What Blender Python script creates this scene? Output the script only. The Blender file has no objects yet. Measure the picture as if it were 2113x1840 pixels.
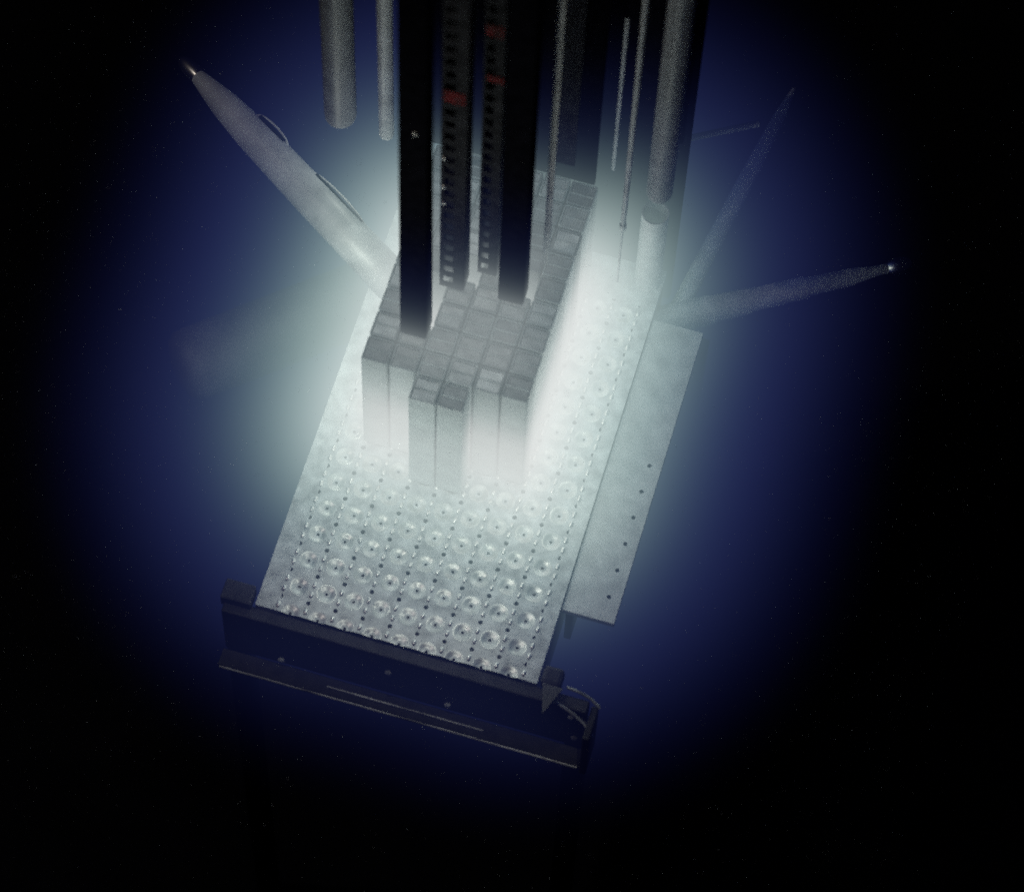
import bpy, bmesh, math, random
from mathutils import Matrix, Vector

# ------------------------------------------------------------------ camera
sc = bpy.context.scene
col = sc.collection
cam_data = bpy.data.cameras.new('camera')
cam = bpy.data.objects.new('camera', cam_data)
col.objects.link(cam)
cam_data.sensor_width = 36.0
cam_data.lens = 36.0 * 7273.4 / 2113.0
cam_data.clip_start = 0.05
cam_data.clip_end = 200
R = Matrix(((0.95899, -0.263084, 0.105468), (0.282445, 0.855906, -0.433186), (0.023693, 0.44521, 0.895113)))
cam.matrix_world = Matrix.Translation((1.5012, -3.6172, 8.7518)) @ R.to_4x4()
cam_data.dof.use_dof = True
cam_data.dof.focus_distance = 10.0
cam_data.dof.aperture_fstop = 1.3
sc.camera = cam

# ------------------------------------------------------------------ world, lamps, exposure
world = bpy.data.worlds.new('World')
sc.world = world
world.use_nodes = True
world.node_tree.nodes['Background'].inputs[0].default_value = (0.02, 0.02, 0.1, 1)
world.node_tree.nodes['Background'].inputs[1].default_value = 0.02

sc.view_settings.view_transform = 'Standard'
sc.view_settings.look = 'None'
sc.view_settings.exposure = 0
sc.view_settings.gamma = 1
sc.view_settings.use_curve_mapping = False
sc.render.engine = 'CYCLES'
cy = sc.cycles
cy.max_bounces = 5
cy.diffuse_bounces = 3
cy.glossy_bounces = 3
cy.volume_bounces = 0
cy.use_denoising = False
cy.use_adaptive_sampling = True
cy.adaptive_threshold = 0.05
cy.adaptive_min_samples = 12
cy.volume_step_rate = 1.0
cy.volume_max_steps = 256


def lamp(name, loc, target, power, color, size):
    d = bpy.data.lights.new(name, 'AREA')
    d.energy = power
    d.color = color
    d.size = size
    o = bpy.data.objects.new(name, d)
    col.objects.link(o)
    o.location = loc
    o.rotation_euler = (Vector(target) - Vector(loc)).to_track_quat('-Z', 'Y').to_euler()
    return o


# the lamp that hangs over the pool to the left, out of the picture
lamp('pool_lamp', (-3.4, -0.8, 7.2), (0.1, 1.0, 0.8), 28, (1.0, 0.90, 0.82), 0.2)


def fill_lamp(loc, power):
    """added fill light round and above the core, standing in for its glow"""
    d = bpy.data.lights.new('fill_light', 'POINT')
    d.energy = power
    d.color = (0.97, 1.0, 0.88)
    d.shadow_soft_size = 0.0
    o = bpy.data.objects.new('fill_light', d)
    col.objects.link(o)
    o.location = loc


for loc, pw in (((0.05, 0.22, 0.42), 0.36), ((0.50, 0.20, 0.42), 0.40), ((0.30, 0.12, 0.50), 0.36), ((0.70, 0.62, 0.40), 0.30),
                ((-0.16, 0.85, 0.40), 0.70), ((-0.14, 1.22, 0.36), 0.30), ((0.30, -0.10, 1.25), 3.2)):
    fill_lamp(loc, pw)  # unseen fill lamps; the last one brightens the element tops

# ------------------------------------------------------------------ materials


def mat(name, base, metallic=0.0, rough=0.5, var=0.25, scale=18.0, bump=0.0, stretch=(1, 1, 1), spec=0.5):
    m = bpy.data.materials.new(name)
    m.use_nodes = True
    nt = m.node_tree
    b = nt.nodes['Principled BSDF']
    b.inputs['Metallic'].default_value = metallic
    b.inputs['Specular IOR Level'].default_value = spec
    tc = nt.nodes.new('ShaderNodeTexCoord')
    mp = nt.nodes.new('ShaderNodeMapping')
    mp.inputs['Scale'].default_value = stretch
    n = nt.nodes.new('ShaderNodeTexNoise')
    n.inputs['Scale'].default_value = scale
    n.inputs['Detail'].default_value = 6
    nt.links.new(tc.outputs['Object'], mp.inputs['Vector'])
    nt.links.new(mp.outputs['Vector'], n.inputs['Vector'])
    r = nt.nodes.new('ShaderNodeValToRGB')
    r.color_ramp.elements[0].position = 0.3
    r.color_ramp.elements[1].position = 0.7
    lo = [c * (1 - var) for c in base]
    hi = [min(1, c * (1 + var)) for c in base]
    r.color_ramp.elements[0].color = (*lo, 1)
    r.color_ramp.elements[1].color = (*hi, 1)
    nt.links.new(n.outputs['Fac'], r.inputs['Fac'])
    nt.links.new(r.outputs['Color'], b.inputs['Base Color'])
    mr = nt.nodes.new('ShaderNodeMapRange')
    mr.inputs['To Min'].default_value = max(0.05, rough - 0.1)
    mr.inputs['To Max'].default_value = min(1, rough + 0.1)
    nt.links.new(n.outputs['Fac'], mr.inputs['Value'])
    nt.links.new(mr.outputs['Result'], b.inputs['Roughness'])
    if bump:
        bp = nt.nodes.new('ShaderNodeBump')
        bp.inputs['Strength'].default_value = bump
        bp.inputs['Distance'].default_value = 0.004
        nt.links.new(n.outputs['Fac'], bp.inputs['Height'])
        nt.links.new(bp.outputs['Normal'], b.inputs['Normal'])
    return m


def vary(m, lo, hi):
    """each object wearing this material has its own tone"""
    nt = m.node_tree
    b = nt.nodes['Principled BSDF']
    src = b.inputs['Base Color'].links[0].from_socket
    oi = nt.nodes.new('ShaderNodeObjectInfo')
    mr = nt.nodes.new('ShaderNodeMapRange')
    mr.inputs['To Min'].default_value = lo
    mr.inputs['To Max'].default_value = hi
    nt.links.new(oi.outputs['Random'], mr.inputs['Value'])
    vm = nt.nodes.new('ShaderNodeVectorMath')
    vm.operation = 'SCALE'
    nt.links.new(src, vm.inputs[0])
    nt.links.new(mr.outputs['Result'], vm.inputs['Scale'])
    nt.links.new(vm.outputs[0], b.inputs['Base Color'])


M_ALU = mat('aluminium', (0.6, 0.62, 0.62), 0.2, 0.45, 0.16, 22, 0.15)
M_PLATE = mat('plate_aluminium', (0.62, 0.65, 0.65), 0.2, 0.42, 0.3, 26, 0.25)
M_CASE = mat('fuel_casing', (0.60, 0.63, 0.62), 0.15, 0.5, 0.14, 16, 0.1)
M_FUEL = mat('fuel_plates', (0.80, 0.81, 0.80), 0.05, 0.5, 0.15, 30)
vary(M_FUEL, 0.5, 1.35)
vary(M_CASE, 0.75, 1.2)
M_DARK = mat('dark_steel', (0.008, 0.008, 0.012), 0.0, 0.9, 0.35, 30, 0.1, spec=0.0)
M_SLOT = mat('slotted_steel', (0.05, 0.052, 0.06), 0.0, 0.8, 0.4, 30, 0.1, spec=0.05)
M_FRAME = mat('frame_steel', (0.035, 0.036, 0.042), 0.2, 0.55, 0.4, 25, 0.3, spec=0.3)
M_RIM = mat('worn_rim', (0.40, 0.42, 0.40), 0.2, 0.5, 0.92, 9, 0.5)
M_TUBE = mat('tube_aluminium', (0.58, 0.60, 0.60), 0.12, 0.5, 0.4, 7, 0.3)
M_RED = mat('dark_red', (0.17, 0.008, 0.011), 0.0, 0.8, 0.95, 45)  # dark red, strongly mottled
M_GREY = mat('grey_aluminium', (0.26, 0.27, 0.28), 0.1, 0.5, 0.25, 12, 0.1)  # plain darker aluminium
M_PORT = mat('port_steel', (0.08, 0.083, 0.085), 0.1, 0.6, 0.3, 12)
M_CHAMFER = mat('dish_aluminium', (0.70, 0.72, 0.70), 0.5, 0.34, 0.2, 30, 0.15)
M_SLOTTED = mat('worn_slot', (0.36, 0.38, 0.38), 0.1, 0.6, 0.6, 60, 0.3)
M_RIB = mat('glint_rib', (0.9, 0.9, 0.87), 0.8, 0.32, 0.08, 30)
M_TIP = mat('polished_tip', (0.9, 0.88, 0.82), 1.0, 0.31, 0.05, 10)
M_FLOOR = mat('pool_liner', (0.007, 0.007, 0.010), 0.0, 0.9, 0.3, 3, spec=0.1)

# ------------------------------------------------------------------ geometry helpers


def obj(name, bm, m, parent=None, smooth=False):
    bmesh.ops.recalc_face_normals(bm, faces=bm.faces[:])
    me = bpy.data.meshes.new(name)
    bm.to_mesh(me)
    bm.free()
    me.materials.append(m)
    if smooth:
        for p in me.polygons:
            p.use_smooth = True
        if hasattr(me, 'set_sharp_from_angle'):
            me.set_sharp_from_angle(angle=math.radians(40))
    o = bpy.data.objects.new(name, me)
    col.objects.link(o)
    if parent is not None:
        o.parent = parent
    return o


def tag(o, label=None, cat=None, group=None, kind=None):
    if label:
        o['label'] = label
    if cat:
        o['category'] = cat
    if group:
        o['group'] = group
    if kind:
        o['kind'] = kind
    return o


def thing(name, label, cat, loc=(0, 0, 0), group=None):
    o = bpy.data.objects.new(name, None)
    o.empty_display_size = 0.05
    col.objects.link(o)
    o.location = loc
    return tag(o, label, cat, group)


def add_box(bm, lo, hi, bevel=0.0):
    g = bmesh.ops.create_cube(bm, size=1.0)
    vs = g['verts']
    for v in vs:
        v.co = Vector([lo[i] + (v.co[i] + 0.5) * (hi[i] - lo[i]) for i in range(3)])
    if bevel:
        es = list({e for v in vs for e in v.link_edges})
        bmesh.ops.bevel(bm, geom=es, offset=bevel, segments=2, affect='EDGES', profile=0.5)


def box(lo, hi, bevel=0.002):
    bm = bmesh.new()
    add_box(bm, lo, hi, bevel)
    return bm


def add_lathe(bm, prof, a, b, seg=40):
    """prof: (radius, distance along a->b) from start to end, surface of revolution; radius 0 closes."""
    a, b = Vector(a), Vector(b)
    d = (b - a).normalized()
    u = d.orthogonal().normalized()
    w = d.cross(u)
    rings = []
    for r, t in prof:
        c = a + d * t
        if r <= 1e-6:
            rings.append([bm.verts.new(c)])
        else:
            rings.append([bm.verts.new(c + (u * math.cos(2 * math.pi * k / seg) + w * math.sin(2 * math.pi * k / seg)) * r) for k in range(seg)])
    for p, q in zip(rings, rings[1:]):
        for k in range(seg):
            k2 = (k + 1) % seg
            if len(p) == 1 and len(q) == 1:
                continue
            if len(p) == 1:
                bm.faces.new((p[0], q[k], q[k2]))
            elif len(q) == 1:
                bm.faces.new((p[k], q[0], p[k2]))
            else:
                bm.faces.new((p[k], q[k], q[k2], p[k2]))


def lathe(prof, a, b, seg=40):
    bm = bmesh.new()
    add_lathe(bm, prof, a, b, seg)
    return bm


def rod_bm(a, b, r, seg=24, ball=False):
    L = (Vector(b) - Vector(a)).length
    if ball:
        n = 7
        prof = [(r * math.sin(math.pi / 2 * k / n), r - r * math.cos(math.pi / 2 * k / n)) for k in range(n + 1)]
        return lathe(prof + [(r, L), (0, L)], a, b, seg)
    c = min(0.003, r * 0.3)
    return lathe([(0, 0), (r - c, 0), (r, c), (r, L - c), (r - c, L), (0, L)], a, b, seg)


def add_path(bm, pts, r, seg=12):
    pts = [Vector(p) for p in pts]
    rings = []
    ref = Vector((0.13, 0.21, 0.97))
    for k, p in enumerate(pts):
        d = (pts[min(k + 1, len(pts) - 1)] - pts[max(k - 1, 0)]).normalized()
        u = d.cross(ref).normalized()
        w = d.cross(u)
        rings.append([bm.verts.new(p + (u * math.cos(2 * math.pi * i / seg) + w * math.sin(2 * math.pi * i / seg)) * r) for i in range(seg)])
    for p, q in zip(rings, rings[1:]):
        for i in range(seg):
            bm.faces.new((p[i], q[i], q[(i + 1) % seg], p[(i + 1) % seg]))
    bm.faces.new(rings[0])
    bm.faces.new(rings[-1])


# ------------------------------------------------------------------ lattice
PU, PV = 0.0770, 0.0821          # holes of the grid plate
CX, CY, CP, CQ = 0.0696, 0.5090, 0.0773, 0.0773   # core: left front corner, pitches
NCOL, NROW = 6, 9
H = 0.492                        # height of the fuel elements above the grid plate

# ------------------------------------------------------------------ setting
bm = bmesh.new()
fv = [bm.verts.new(p) for p in ((-12, -12, -2.4), (14, -12, -2.4), (14, 14, -2.4), (-12, 14, -2.4))]
bm.faces.new(fv)
tag(obj('pool_floor', bm, M_FLOOR), kind='structure')

# water that shines round the core
bm = bmesh.new()
add_box(bm, (-1.05, -0.68, -0.98), (1.65, 2.15, 1.36))
mw = bpy.data.materials.new('shining_water')
mw.use_nodes = True
nt = mw.node_tree
nt.nodes.remove(nt.nodes['Principled BSDF'])
out = nt.nodes['Material Output']


def math_node(op, a, b=None):
    n = nt.nodes.new('ShaderNodeMath')
    n.operation = op
    for k, v in enumerate((a, b)):
        if v is None:
            continue
        if isinstance(v, (int, float)):
            n.inputs[k].default_value = v
        else:
            nt.links.new(v, n.inputs[k])
    return n.outputs[0]


def vec_node(op, a, b=None):
    n = nt.nodes.new('ShaderNodeVectorMath')
    n.operation = op
    for k, v in enumerate((a, b)):
        if v is None:
            continue
        if isinstance(v, tuple):
            n.inputs[k].default_value = v
        else:
            nt.links.new(v, n.inputs[k])
    return n


GLOW = 1.72
G_C = (0.325, 0.770, 0.160)     # middle of the box that the glow spreads from
G_H = (0.205, 0.270, 0.120)     # its half size
tc = nt.nodes.new('ShaderNodeTexCoord')
p = vec_node('SUBTRACT', tc.outputs['Object'], G_C).outputs[0]
ab = vec_node('ABSOLUTE', p).outputs[0]
q = vec_node('SUBTRACT', ab, G_H).outputs[0]
q = vec_node('MAXIMUM', q, (0, 0, 0)).outputs[0]
d = vec_node('LENGTH', q).outputs['Value']


def fall(k):
    return math_node('EXPONENT', math_node('MULTIPLY', d, -1 / k))


# spread of the light put into the emission colour: red and green fade before blue
rgb = nt.nodes.new('ShaderNodeCombineColor')
near, tail = fall(0.085), fall(0.30)
# a second bank of glow added above the core to veil the element tops
q2 = vec_node('SUBTRACT', vec_node('ABSOLUTE', vec_node('SUBTRACT', tc.outputs['Object'], (0.30, 0.75, 0.50)).outputs[0]).outputs[0], (0.14, 0.17, 0.03)).outputs[0]
d2 = vec_node('LENGTH', vec_node('MAXIMUM', q2, (0, 0, 0)).outputs[0]).outputs['Value']
bank = math_node('EXPONENT', math_node('MULTIPLY', d2, -1 / 0.055))
rise = nt.nodes.new('ShaderNodeMapRange')      # the faint violet blue only shows far out
rise.interpolation_type = 'SMOOTHSTEP'
rise.inputs['From Min'].default_value = 0.22
rise.inputs['From Max'].default_value = 0.64
nt.links.new(d, rise.inputs['Value'])
tail = math_node('MULTIPLY', tail, rise.outputs['Result'])
body = math_node('SUBTRACT', 1.0, math_node('MULTIPLY', rise.outputs['Result'], 0.75))
for ch, (a_near, a_mid, k_mid, a_tail, a_bank) in enumerate(((0.84, 1.22, 0.126, 0.024, 0.64), (0.75, 1.22, 0.153, 0.020, 0.66), (0.73, 1.18, 0.149, 0.205, 0.64))):
    t_ = math_node('ADD', math_node('MULTIPLY', near, a_near), math_node('MULTIPLY', math_node('MULTIPLY', fall(k_mid), body), a_mid))
    t_ = math_node('ADD', t_, math_node('MULTIPLY', bank, a_bank))
    nt.links.new(math_node('ADD', t_, math_node('MULTIPLY', tail, a_tail)), rgb.inputs[ch])
mrg = nt.nodes.new('ShaderNodeMapRange')    # fades out before the sides of the box
mrg.interpolation_type = 'SMOOTHSTEP'
mrg.inputs['From Min'].default_value = 0.6
mrg.inputs['From Max'].default_value = 1.05
mrg.inputs['To Min'].default_value = 1
mrg.inputs['To Max'].default_value = 0
nt.links.new(d, mrg.inputs['Value'])
e = math_node('MULTIPLY', mrg.outputs['Result'], GLOW)
pv = nt.nodes.new('ShaderNodeVolumePrincipled')
# cloudy close to the fuel, clear farther out
nt.links.new(math_node('ADD', math_node('MULTIPLY', near, 4.5), math_node('MULTIPLY', bank, 2.5)), pv.inputs['Density'])
pv.inputs['Color'].default_value = (0, 0, 0, 1)
pv.inputs['Absorption Color'].default_value = (0, 0, 0, 1)
nt.links.new(e, pv.inputs['Emission Strength'])
nt.links.new(rgb.outputs[0], pv.inputs['Emission Color'])
nt.links.new(pv.outputs['Volume'], out.inputs['Volume'])
try:
    mw.cycles.volume_step_rate = 0.24
    mw.cycles.volume_sampling = 'DISTANCE'
except Exception:
    pass
tag(obj('glowing_water', bm, mw), kind='stuff')

# ------------------------------------------------------------------ grid plate on its support frame
support = thing('core_support', 'wide perforated grid plate on a dark steel frame under the glowing core', 'core support')

PX0, PX1, PY0, PY1, PT = -0.060, 0.735, -0.045, 1.28, 0.035


def plate_bm():
    bm = bmesh.new()
    RS, RL, DEP, RC = 0.0064, 0.0275, 0.0046, 0.0042
    for j in range(-1, 15):
        for i in range(9):
            x0, y0, x1, y1 = i * PU, j * PV, (i + 1) * PU, (j + 1) * PV
            cx, cy_ = (x0 + x1) / 2, (y0 + y1) / 2
            loop, notch = [], []
            for k, (qx, qy) in enumerate(((x0, y0), (x1, y0), (x1, y1), (x0, y1))):
                a0 = (90, 180, 270, 360)[k]
                for s in range(5):
                    a = math.radians(a0 - 90 * s / 4)
                    loop.append((qx + RS * math.cos(a), qy + RS * math.sin(a)))
                    notch.append(s < 4)
                nx, ny = ((x1, y0), (x1, y1), (x0, y1), (x0, y0))[k]
                for t in (0.25, 0.5, 0.75):
                    loop.append((qx + (nx - qx) * t, qy + (ny - qy) * t))
                    notch.append(False)
            n = len(loop)
            ang = [math.atan2(py - cy_, px - cx) for px, py in loop]
            top = [bm.verts.new((px, py, 0)) for px, py in loop]

            def ring(r, z):
                return [bm.verts.new((cx + r * math.cos(a), cy_ + r * math.sin(a), z)) for a in ang]
            rings = [top]
            for f in (1.0, 0.92, 0.83, 0.73, 0.62, 0.5, 0.38, 0.25):
                rings.append(ring(RL * f, -DEP * 0.5 * (1 + math.cos(math.pi * max(0, (f - 0.25) / 0.75)))))
            rings += [ring(RC, -DEP), ring(RC, -PT)]
            for m_, (A, B) in enumerate(zip(rings, rings[1:])):
                for k in range(n):
                    k2 = (k + 1) % n
                    bm.faces.new((A[k], A[k2], B[k2], B[k])).material_index = 1 if 1 <= m_ <= 6 else 0
            low = [bm.verts.new((px, py, -PT)) if (notch[k] or notch[k - 1]) else None for k, (px, py) in enumerate(loop)]
            for k in range(n):
                k2 = (k + 1) % n
                if notch[k] and low[k] and low[k2]:
                    bm.faces.new((top[k2], top[k], low[k], low[k2]))
    bmesh.ops.remove_doubles(bm, verts=bm.verts[:], dist=1e-5)
    # short half-round ribs added between the small holes to make bright glints
    for j in range(-1, 14):
        for i in range(10):
            for b0, b1 in ((0.19, 0.42), (0.56, 0.80)):
                prev = None
                for yy, sc_ in ((b0, 0.35), (b0 + 0.04, 0.9), ((b0 + b1) / 2, 1.0), (b1 - 0.04, 0.9), (b1, 0.35)):
                    row = [bm.verts.new((i * PU + 0.0060 * sc_ * math.cos(math.pi * k / 6), (j + yy) * PV, -0.0004 + 0.0055 * sc_ * math.sin(math.pi * k / 6))) for k in range(7)]
                    if prev:
                        for k in range(6):
                            bm.faces.new((prev[k], prev[k + 1], row[k + 1], row[k])).material_index = 2
                    prev = row
    g = bm.verts[:] + bm.edges[:] + bm.faces[:]
    bmesh.ops.bisect_plane(bm, geom=g, plane_co=(0, PY0, 0), plane_no=(0, -1, 0), clear_outer=True)
    g = bm.verts[:] + bm.edges[:] + bm.faces[:]
    bmesh.ops.bisect_plane(bm, geom=g, plane_co=(0, 14 * PV, 0), plane_no=(0, 1, 0), clear_outer=True)
    # rims left, right, front, back
    add_box(bm, (PX0, PY0, -PT), (0, PY1, 0), 0)
    add_box(bm, (9 * PU, PY0, -PT), (PX1, PY1, 0), 0)
    add_box(bm, (0, 14 * PV, -PT), (9 * PU, PY1, 0), 0)
    return bm


gp = obj('grid_plate', plate_bm(), M_PLATE, support, smooth=True)
gp.data.materials.append(M_CHAMFER)
gp.data.materials.append(M_RIB)
# dark box under the plate; its front is the wall below the edge of the plate
bm = bmesh.new()
add_box(bm, (PX0 + 0.004, PY0 + 0.006, -0.27), (PX1 - 0.004, PY1 - 0.004, -PT - 0.001), 0.003)
obj('plenum', bm, M_FRAME, support)
bm = bmesh.new()
add_box(bm, (-0.145, -0.085, -0.262), (0.885, -0.047, -0.012), 0.004)
obj('front_beam', bm, M_FRAME, support)
bm = bmesh.new()
add_box(bm, (-0.150, -0.139, -0.280), (0.890, -0.087, -0.263), 0.003)
obj('flange', bm, M_FRAME, support)
bm = bmesh.new()
n = 60
prev = None
rng = random.Random(4)
pts = [(-0.145 + 1.03 * k / n, -0.1405, -0.270 + rng.uniform(-.001, .001)) for k in range(n + 1)]
add_path(bm, pts, 0.0042, 8)
obj('flange_lip', bm, M_RIM, support)
bm = bmesh.new()
pts = [(0.16 + 0.45 * k / n, -0.116, -0.2605) for k in range(n + 1)]
add_path(bm, pts, 0.0036, 8)
obj('weld_bead', bm, M_RIM, support)
obj('corner_block', box((-0.155, -0.060, -0.030), (-0.070, 0.0, 0.020), 0.004), M_FRAME, support)
obj('corner_block', box((0.742, -0.045, -0.030), (0.800, 0.012, 0.018), 0.012), M_FRAME, support)
obj('end_plate', box((0.892, -0.150, -0.285), (0.912, -0.050, -0.030), 0.004), M_FRAME, support)
for pts in (((0.80, -0.080, -0.005), (0.850, -0.092, -0.02), (0.885, -0.105, -0.035), (0.918, -0.128, -0.06)),
            ((0.815, -0.030, -0.004), (0.85, -0.033, -0.006), (0.885, -0.04, -0.012), (0.914, -0.052, -0.028))):
    bm = bmesh.new()
    add_path(bm, pts, 0.0045, 10)
    obj('edge_strap', bm, M_RIM, support, smooth=True)
bm = bmesh.new()
gv = [(0.752, -0.049), (0.808, -0.049), (0.775, -0.135)]
lo_ = [bm.verts.new((a, b, 0.021)) for a, b in gv]
hi_ = [bm.verts.new((a, b, 0.027)) for a, b in gv]
bm.faces.new(lo_)
bm.faces.new(hi_)
for k in range(3):
    bm.faces.new((lo_[k], lo_[(k + 1) % 3], hi_[(k + 1) % 3], hi_[k]))
obj('gusset', bm, M_PORT, support)
for x, y in ((-0.145, -0.075), (0.83, -0.075), (-0.145, 1.2), (0.83, 1.2)):
    obj('leg', box((x, y, -2.4), (x + 0.06, y + 0.06, -0.29), 0.004), M_DARK, support)
for x, z in ((0.33, -0.11), (0.50, -0.22), (0.845, -0.06), (0.86, -0.2), (0.02, -0.235)):
    obj('bolt', lathe([(0, 0), (0.010, 0), (0.010, 0.006), (0.006, 0.009), (0, 0.009)], (x, -0.085, z), (x, -0.2, z), 6), M_RIM, support)

# ------------------------------------------------------------------ side shelf
shelf = thing('side_shelf', 'long pale shelf plate with a line of bolt holes right of the grid plate', 'shelf')
bm = bmesh.new()
add_box(bm, (0.7365, 0.188, -0.034), (0.886, 1.125, -0.012), 0.002)
obj('shelf_plate', bm, M_ALU, shelf)
for k in range(6):
    y = 0.262 + 0.083 * k
    obj('bolt_hole', lathe([(0, 0), (0.0055, 0), (0.0055, 0.0012), (0, 0.0015)], (0.850, y, -0.0118), (0.850, y, 0.2), 16), M_DARK, shelf)
obj('shelf_bracket', box((0.745, 0.21, -0.25), (0.765, 1.1, -0.035), 0.003), M_FRAME, shelf)

# ------------------------------------------------------------------ fuel elements


def shell_bm(w, dpt, h, t):
    """open-topped square tube, the lower end closed, standing on z = 0"""
    bm = bmesh.new()
    hw, hd = w / 2, dpt / 2

    def loop(a, b, z, c):
        return [bm.verts.new(v) for v in ((-a + c, -b, z), (a - c, -b, z), (a, -b + c, z), (a, b - c, z), (a - c, b, z), (-a + c, b, z), (-a, b - c, z), (-a, -b + c, z))]
    c = 0.004
    L = [loop(hw, hd, 0, c), loop(hw, hd, h - .002, c),
         loop(hw - .0015, hd - .0015, h, c), loop(hw - t, hd - t, h, c), loop(hw - t, hd - t, 0.05, c)]
    for A, B in zip(L, L[1:]):
        for k in range(8):
            bm.faces.new((A[k], A[(k + 1) % 8], B[(k + 1) % 8], B[k]))
    bm.faces.new(L[0])
    bm.faces.new(L[-1])
    return bm


def plates_bm(w, dpt, z0, z1, n=9):
    bm = bmesh.new()
    for k in range(n):
        x = -w / 2 + w * (k + 0.5) / n
        add_box(bm, (x - 0.0031, -dpt / 2, z0), (x + 0.0031, dpt / 2, z1), 0)
    return bm


EW = CP - 0.0045
proto_parts = [
    ('casing', shell_bm(EW, EW, H, 0.0045), M_CASE),
    ('fuel_plates', plates_bm(EW - 0.012, EW - 0.013, 0.055, H - 0.004), M_FUEL),
    ('handle_bar', rod_bm((-EW / 2 + 0.004, 0, H - 0.003), (EW / 2 - 0.004, 0, H - 0.003), 0.0032, 12), M_CASE),
]
ordinal = ['first', 'second', 'third', 'fourth', 'fifth', 'sixth', 'seventh', 'eighth', 'ninth']
GROUP = 'square fuel elements standing in the core'
wells = {(1, 2), (1, 3), (2, 4), (4, 4)}      # empty places behind the shrouds: light wells up there
cells = [(c, -1) for c in (2, 3)] + [(c, r) for r in range(NROW) for c in range(NCOL) if (c, r) not in wells]
proto = None
rng = random.Random(11)


def label_for(c, r):
    if r == -1:
        return 'square fuel element jutting out in front of the core, %s of the pair' % ('left' if c == 2 else 'right')
    side = 'leftmost' if c == 0 else 'rightmost' if c == 5 else ordinal[c] + ' from the left'
    if r == 0:
        row = 'front full row'
    elif r == NROW - 1:
        row = 'rearmost row'
    else:
        row = ordinal[r] + ' full row from front'
    return 'square fuel element, %s in the %s' % (side, row)


for c, r in cells:
    if proto is None:
        e_ = thing('fuel_element', label_for(c, r), 'fuel element', group=GROUP)
        for nme, b_, m_ in proto_parts:
            obj(nme, b_, m_, e_, smooth=(nme == 'handle_bar'))
        proto = e_
    else:
        e_ = proto.copy()
        col.objects.link(e_)
        for ch in list(proto.children):
            k_ = ch.copy()
            col.objects.link(k_)
            k_.parent = e_
        e_['label'] = label_for(c, r)
    e_.location = (CX + (c + 0.5) * CP, CY + (r + 0.5) * CQ, rng.uniform(0.0, 0.003))
    e_.rotation_euler = (0, 0, rng.choice((0, 0, math.pi)) + rng.uniform(-.006, .006))

# ------------------------------------------------------------------ control shrouds that rise out of the core


def shroud(label, x0, x1, y0, y1, ztop, holes, z0=H + 0.006, marks=(), glint_studs=()):
    t = thing('control_shroud', label, 'control shroud', ((x0 + x1) / 2, (y0 + y1) / 2, z0), 'dark control shrouds rising from the core')
    w, dp, L = x1 - x0, y1 - y0, ztop - z0
    bm = bmesh.new()
    if not holes:
        add_box(bm, (-w / 2, -dp / 2, 0), (w / 2, dp / 2, L), 0.003)
    else:
        # front wall with a column of slots, plus back and side walls
        th = 0.004
        add_box(bm, (-w / 2, dp / 2 - th, 0), (w / 2, dp / 2, L), 0)
        for s in (-1, 1):
            a, b = sorted((s * w / 2, s * (w / 2 - th)))
            add_box(bm, (a, -dp / 2 + th + .0003, 0), (b, dp / 2 - th - .0003, L), 0)
        sx0, sx1 = -w * 0.36, w * 0.05
        add_box(bm, (-w / 2, -dp / 2, 0), (sx0, -dp / 2 + th, L), 0)
        add_box(bm, (sx1, -dp / 2, 0), (w / 2, -dp / 2 + th, L), 0)
        z = 0.0
        while z < L:
            add_box(bm, (sx0, -dp / 2 + .0002, z), (sx1, -dp / 2 + th - .0002, min(z + 0.024, L)), 0)
            z += 0.056
    obj('shroud_tube', bm, M_SLOT if holes else M_DARK, t)
    for zz, hh, fx in marks:
        obj('red_mark', box((fx * w - 0.42 * w, -dp / 2 - 0.0035, zz), (fx * w + 0.42 * w, -dp / 2 - 0.0008, zz + hh), 0.001), M_RED, t)
    for zz, fx in glint_studs:
        sb = lathe([(0, 0), (0.007, 0), (0.007, 0.003), (0.005, 0.006), (0, 0.0075)], (fx * w, -dp / 2, zz), (fx * w, -dp / 2 - 1, zz), 14)  # polished stud added to give a small bright glint
        obj('glint_stud', sb, M_TIP, t, smooth=True)
    return t


shroud('plain black square shroud, frontmost and leftmost of the dark columns', 0.149, 0.221, 0.612, 0.672, 4.2, False, glint_studs=((1.03, 0.1),))
shroud('slotted dark shroud just right of the leftmost plain black column', 0.207, 0.274, 0.782, 0.835, 4.2, True, marks=((0.93, 0.05, 0.0),), glint_studs=((0.66, -0.38), (0.52, -0.38), (0.44, -0.36)))
shroud('narrow slotted dark shroud between the wide slotted one and the right black column', 0.293, 0.345, 0.850, 0.905, 4.2, True, marks=((1.16, 0.05, 0.0), (0.96, 0.03, 0.1)))
shroud('plain black square shroud, rightmost of the dark columns', 0.368, 0.438, 0.786, 0.842, 4.2, False)

# black panels added behind the columns to block the glow in the gaps
fr = thing('glow_screen', 'black upright panel added behind the core and the dark columns to hide the glow', 'panel', (0.4, 1.36, -0.3))
obj('back_panel', box((-0.30, 0.0, 0.0), (0.34, 0.02, 5.2), 0.003), M_DARK, fr)
obj('front_panel', box((-0.42, -0.138, 0.76), (0.115, -0.122, 5.2), 0.002), M_DARK, fr)
obj('side_panel', box((-0.485, 0.003, 0.55), (-0.301, 0.018, 5.2), 0.002), M_DARK, fr)
obj('panel_rib', box((-0.29, -0.025, 0.9), (-0.265, -0.0005, 5.2), 0.002), M_DARK, fr)
obj('panel_rib', box((0.30, -0.025, 0.9), (0.325, -0.0005, 5.2), 0.002), M_DARK, fr)

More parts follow.
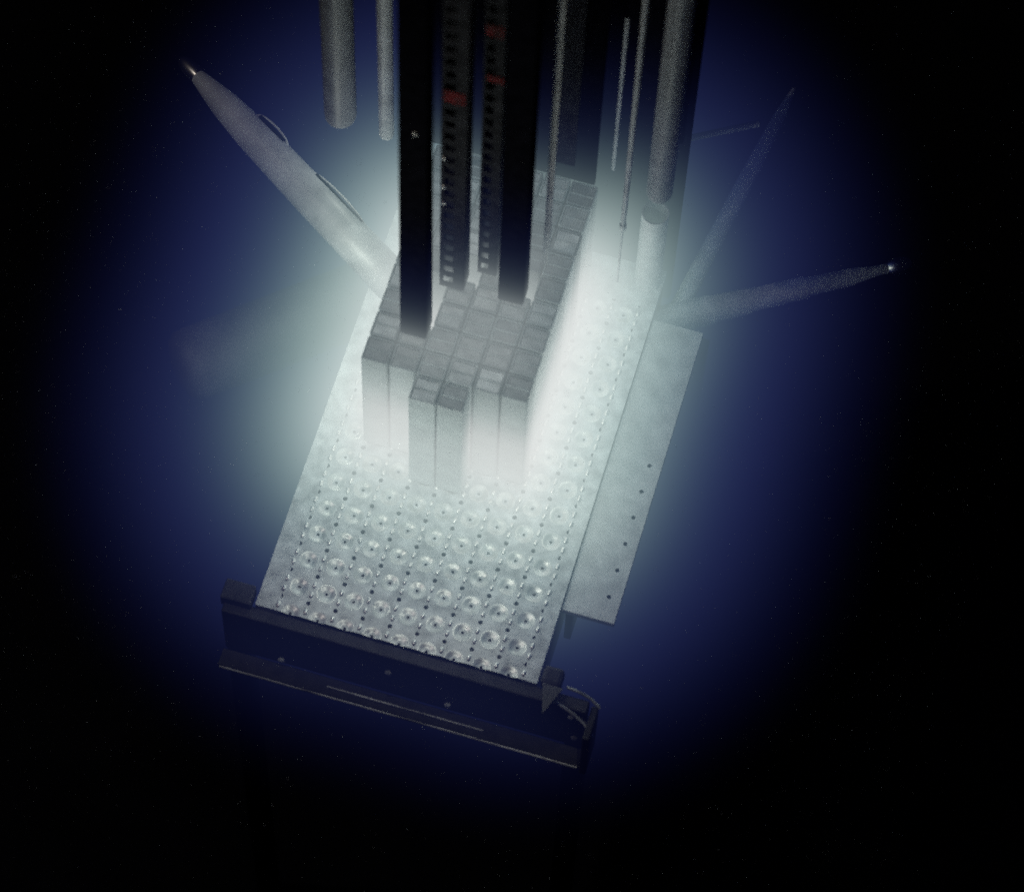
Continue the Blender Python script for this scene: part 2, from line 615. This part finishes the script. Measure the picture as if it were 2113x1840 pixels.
# pale thin blades beside the right-hand columns
bl = thing('blade', 'thin pale guide blade right of the rightmost black column', 'blade', (0.46, 0.93, H))
obj('blade_strip', box((-0.009, -0.004, 0.004), (0.009, 0.004, 3.4), 0.001), M_TUBE, bl)
bl = thing('blade', 'dim wide guide blade behind the thin pale one, over the rear of the core', 'blade', (0.435, 1.16, H + 0.15))
obj('blade_strip', box((-0.035, -0.004, 0.0), (0.035, 0.004, 3.2), 0.001), M_SLOT, bl)

# ------------------------------------------------------------------ hanging tubes and rods


def hanging(name, label, cat, x, y, z, r, top=4.6, m=M_TUBE, ball=True, lean=(0, 0)):
    t = thing(name, label, cat, (x, y, z))
    L = top - z
    obj('tube_body', rod_bm((0, 0, 0), (lean[0], lean[1], L), r, 40, ball), m, t, smooth=True)
    return t


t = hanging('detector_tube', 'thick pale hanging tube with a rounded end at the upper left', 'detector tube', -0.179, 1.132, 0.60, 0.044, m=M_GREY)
t = hanging('guide_tube', 'dim slim hanging tube between the thick pale tube and the black columns', 'guide tube', -0.055, 1.15, 0.55, 0.021)
t = hanging('guide_tube', 'thin bluish rod along the left side of the leftmost black column', 'guide tube', 0.045, 1.10, 0.62, 0.007)
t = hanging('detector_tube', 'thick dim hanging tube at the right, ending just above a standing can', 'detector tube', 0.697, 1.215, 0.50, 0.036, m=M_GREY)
t = hanging('instrument_rod', 'long thin bright rod hanging left of the right-hand thick tube', 'instrument rod', 0.629, 1.095, 0.50, 0.0075)
obj('rod_tip', rod_bm((0, 0, -0.012), (0, 0, 0.02), 0.0095, 20, True), M_TUBE, t, smooth=True)
obj('lower_wire', rod_bm((0, 0, -0.30), (0, 0, -0.013), 0.0032, 12), M_TUBE, t, smooth=True)
t = hanging('instrument_rod', 'short thin dim rod hanging left of the long bright rod', 'instrument rod', 0.555, 1.263, 0.50, 0.006, top=1.25)
can = thing('standing_can', 'tall dim open can standing behind the shelf under the right-hand thick tube', 'can', (0.69, 1.236, 0.0))
bm = bmesh.new()
add_lathe(bm, [(0, 0), (0.038, 0), (0.038, 0.38), (0.034, 0.38), (0.034, 0.05), (0, 0.05)], (0, 0, 0), (0, 0, 1), 40)
obj('can_body', bm, M_ALU, can, smooth=True)

# ------------------------------------------------------------------ beam tubes
def beam(name, label, a, b, prof, m=M_TUBE, cat='beam tube'):
    t = thing(name, label, cat, a)
    v = Vector(b) - Vector(a)
    obj('tube_body', lathe(prof(v.length), (0, 0, 0), v, 48), m, t, smooth=True)
    return t, v


t, v = beam('beam_tube', 'long pale beam tube slanting from the core to a bright tip at upper left', (-0.749, 1.421, 0.20), (0.055, 0.897, 0.20),
            lambda L: [(0, 0), (0.010, 0.0), (0.018, 0.01), (0.021, 0.06), (0.030, 0.11), (0.042, 0.19), (0.050, 0.30), (0.053, 0.42), (0.056, 0.6), (0.058, L - .02), (0.05, L), (0, L)])
d_ = v.normalized()
obj('glint_bulb', lathe([(0.024 * math.sin(math.pi * k / 16), 0.06 - 0.06 * math.cos(math.pi * k / 16)) for k in range(17)], -d_ * 0.02, d_ * 0.1, 28), M_TIP, t, smooth=True)  # bulb added on the end, shaped to catch the lamp as a glint
s_ = Vector((0, 0, 1))
side = d_.cross(s_)
for f0, f1, r in ((0.30, 0.44, 0.0035), (0.56, 0.80, 0.0035)):
    bm = bmesh.new()
    pts = []
    n = 26
    for k in range(n + 1):
        tt = k / n
        along = v.length * (f0 + (f1 - f0) * tt)
        out_ = 0.036 + 0.020 * math.sin(math.pi * min(1, max(0, tt))) ** 0.4
        pts.append(d_ * along + s_ * 0.03 - side * out_)
    add_path(bm, pts, r, 10)
    obj('lifting_handle', bm, M_TUBE, t, smooth=True)
    bm = bmesh.new()
    add_path(bm, [d_ * v.length * (f0 + .012 + (f1 - f0 - .03) * k / 12) + s_ * 0.034 - side * 0.041 for k in range(13)], 0.0065, 10)
    obj('dark_gap_strip', bm, M_DARK, t, smooth=True)  # black strip standing in for the dark gap behind the handle

t, v = beam('beam_tube', 'dim stepped beam tube running from the core to a faint tip at far right', (1.381, 1.564, -0.100), (0.662, 1.117, -0.100),
            lambda L: [(0, 0), (0.008, 0), (0.014, 0.015), (0.016, 0.10), (0.026, 0.17), (0.028, 0.30), (0.034, 0.31), (0.034, 0.47), (0.039, 0.48), (0.039, 0.58),
                       (0.044, 0.59), (0.044, L), (0, L)])
d_ = v.normalized()
obj('glint_bulb', lathe([(0.027 * math.sin(math.pi * k / 16), 0.042 - 0.042 * math.cos(math.pi * k / 16)) for k in range(17)], -d_ * 0.02, d_ * 0.1, 28), M_TIP, t, smooth=True)  # wider added bulb, shaped so its glint clears the tube
t, v = beam('beam_tube', 'narrow dim beam tube slanting towards the upper right corner', (0.923, 2.042, -0.100), (0.771, 1.105, -0.100),
            lambda L: [(0, 0), (0.006, 0), (0.018, 0.10), (0.024, 0.3), (0.028, L), (0, L)])
t, v = beam('beam_port', 'short wide dim port nose in the dark water left of the core', (-0.565, 0.71, -0.30), (-0.12, 1.10, -0.30),
            lambda L: [(0, 0), (0.04, 0.0), (0.085, 0.012), (0.105, 0.035), (0.108, 0.06), (0.108, L), (0, L)], M_PORT, 'beam port')

t = thing('water_pipe', 'faint thin pipe joining the narrow beam tube at the upper right', 'pipe', (0.7119, 1.5448, 0.3000))
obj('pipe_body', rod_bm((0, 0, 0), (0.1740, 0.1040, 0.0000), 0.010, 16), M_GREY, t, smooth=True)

# tiny pale specks added all through the water to imitate film grain
bm = bmesh.new()
rng = random.Random(21)
for k in range(14000):
    c = Vector((rng.uniform(-1.1, 1.8), rng.uniform(-0.8, 2.2), rng.uniform(-0.6, 1.6)))
    r = rng.uniform(0.0004, 0.0009) * (2.0 if rng.random() < 0.02 else 1)
    ax = Vector((rng.gauss(0, 1), rng.gauss(0, 1), rng.gauss(0, 1))).normalized()
    u = ax.orthogonal().normalized() * r
    w = ax.cross(u)
    vs = [bm.verts.new(c + ax * r), bm.verts.new(c + u - ax * r * .5), bm.verts.new(c - u * .5 + w * .87 - ax * r * .5), bm.verts.new(c - u * .5 - w * .87 - ax * r * .5)]
    for t3 in ((0, 1, 2), (0, 2, 3), (0, 3, 1), (1, 3, 2)):
        bm.faces.new([vs[q_] for q_ in t3])
tag(obj('grain_specks', bm, mat('pale_speck', (0.5, 0.52, 0.55), 0, 0.8, 0.2, 5)), kind='stuff')
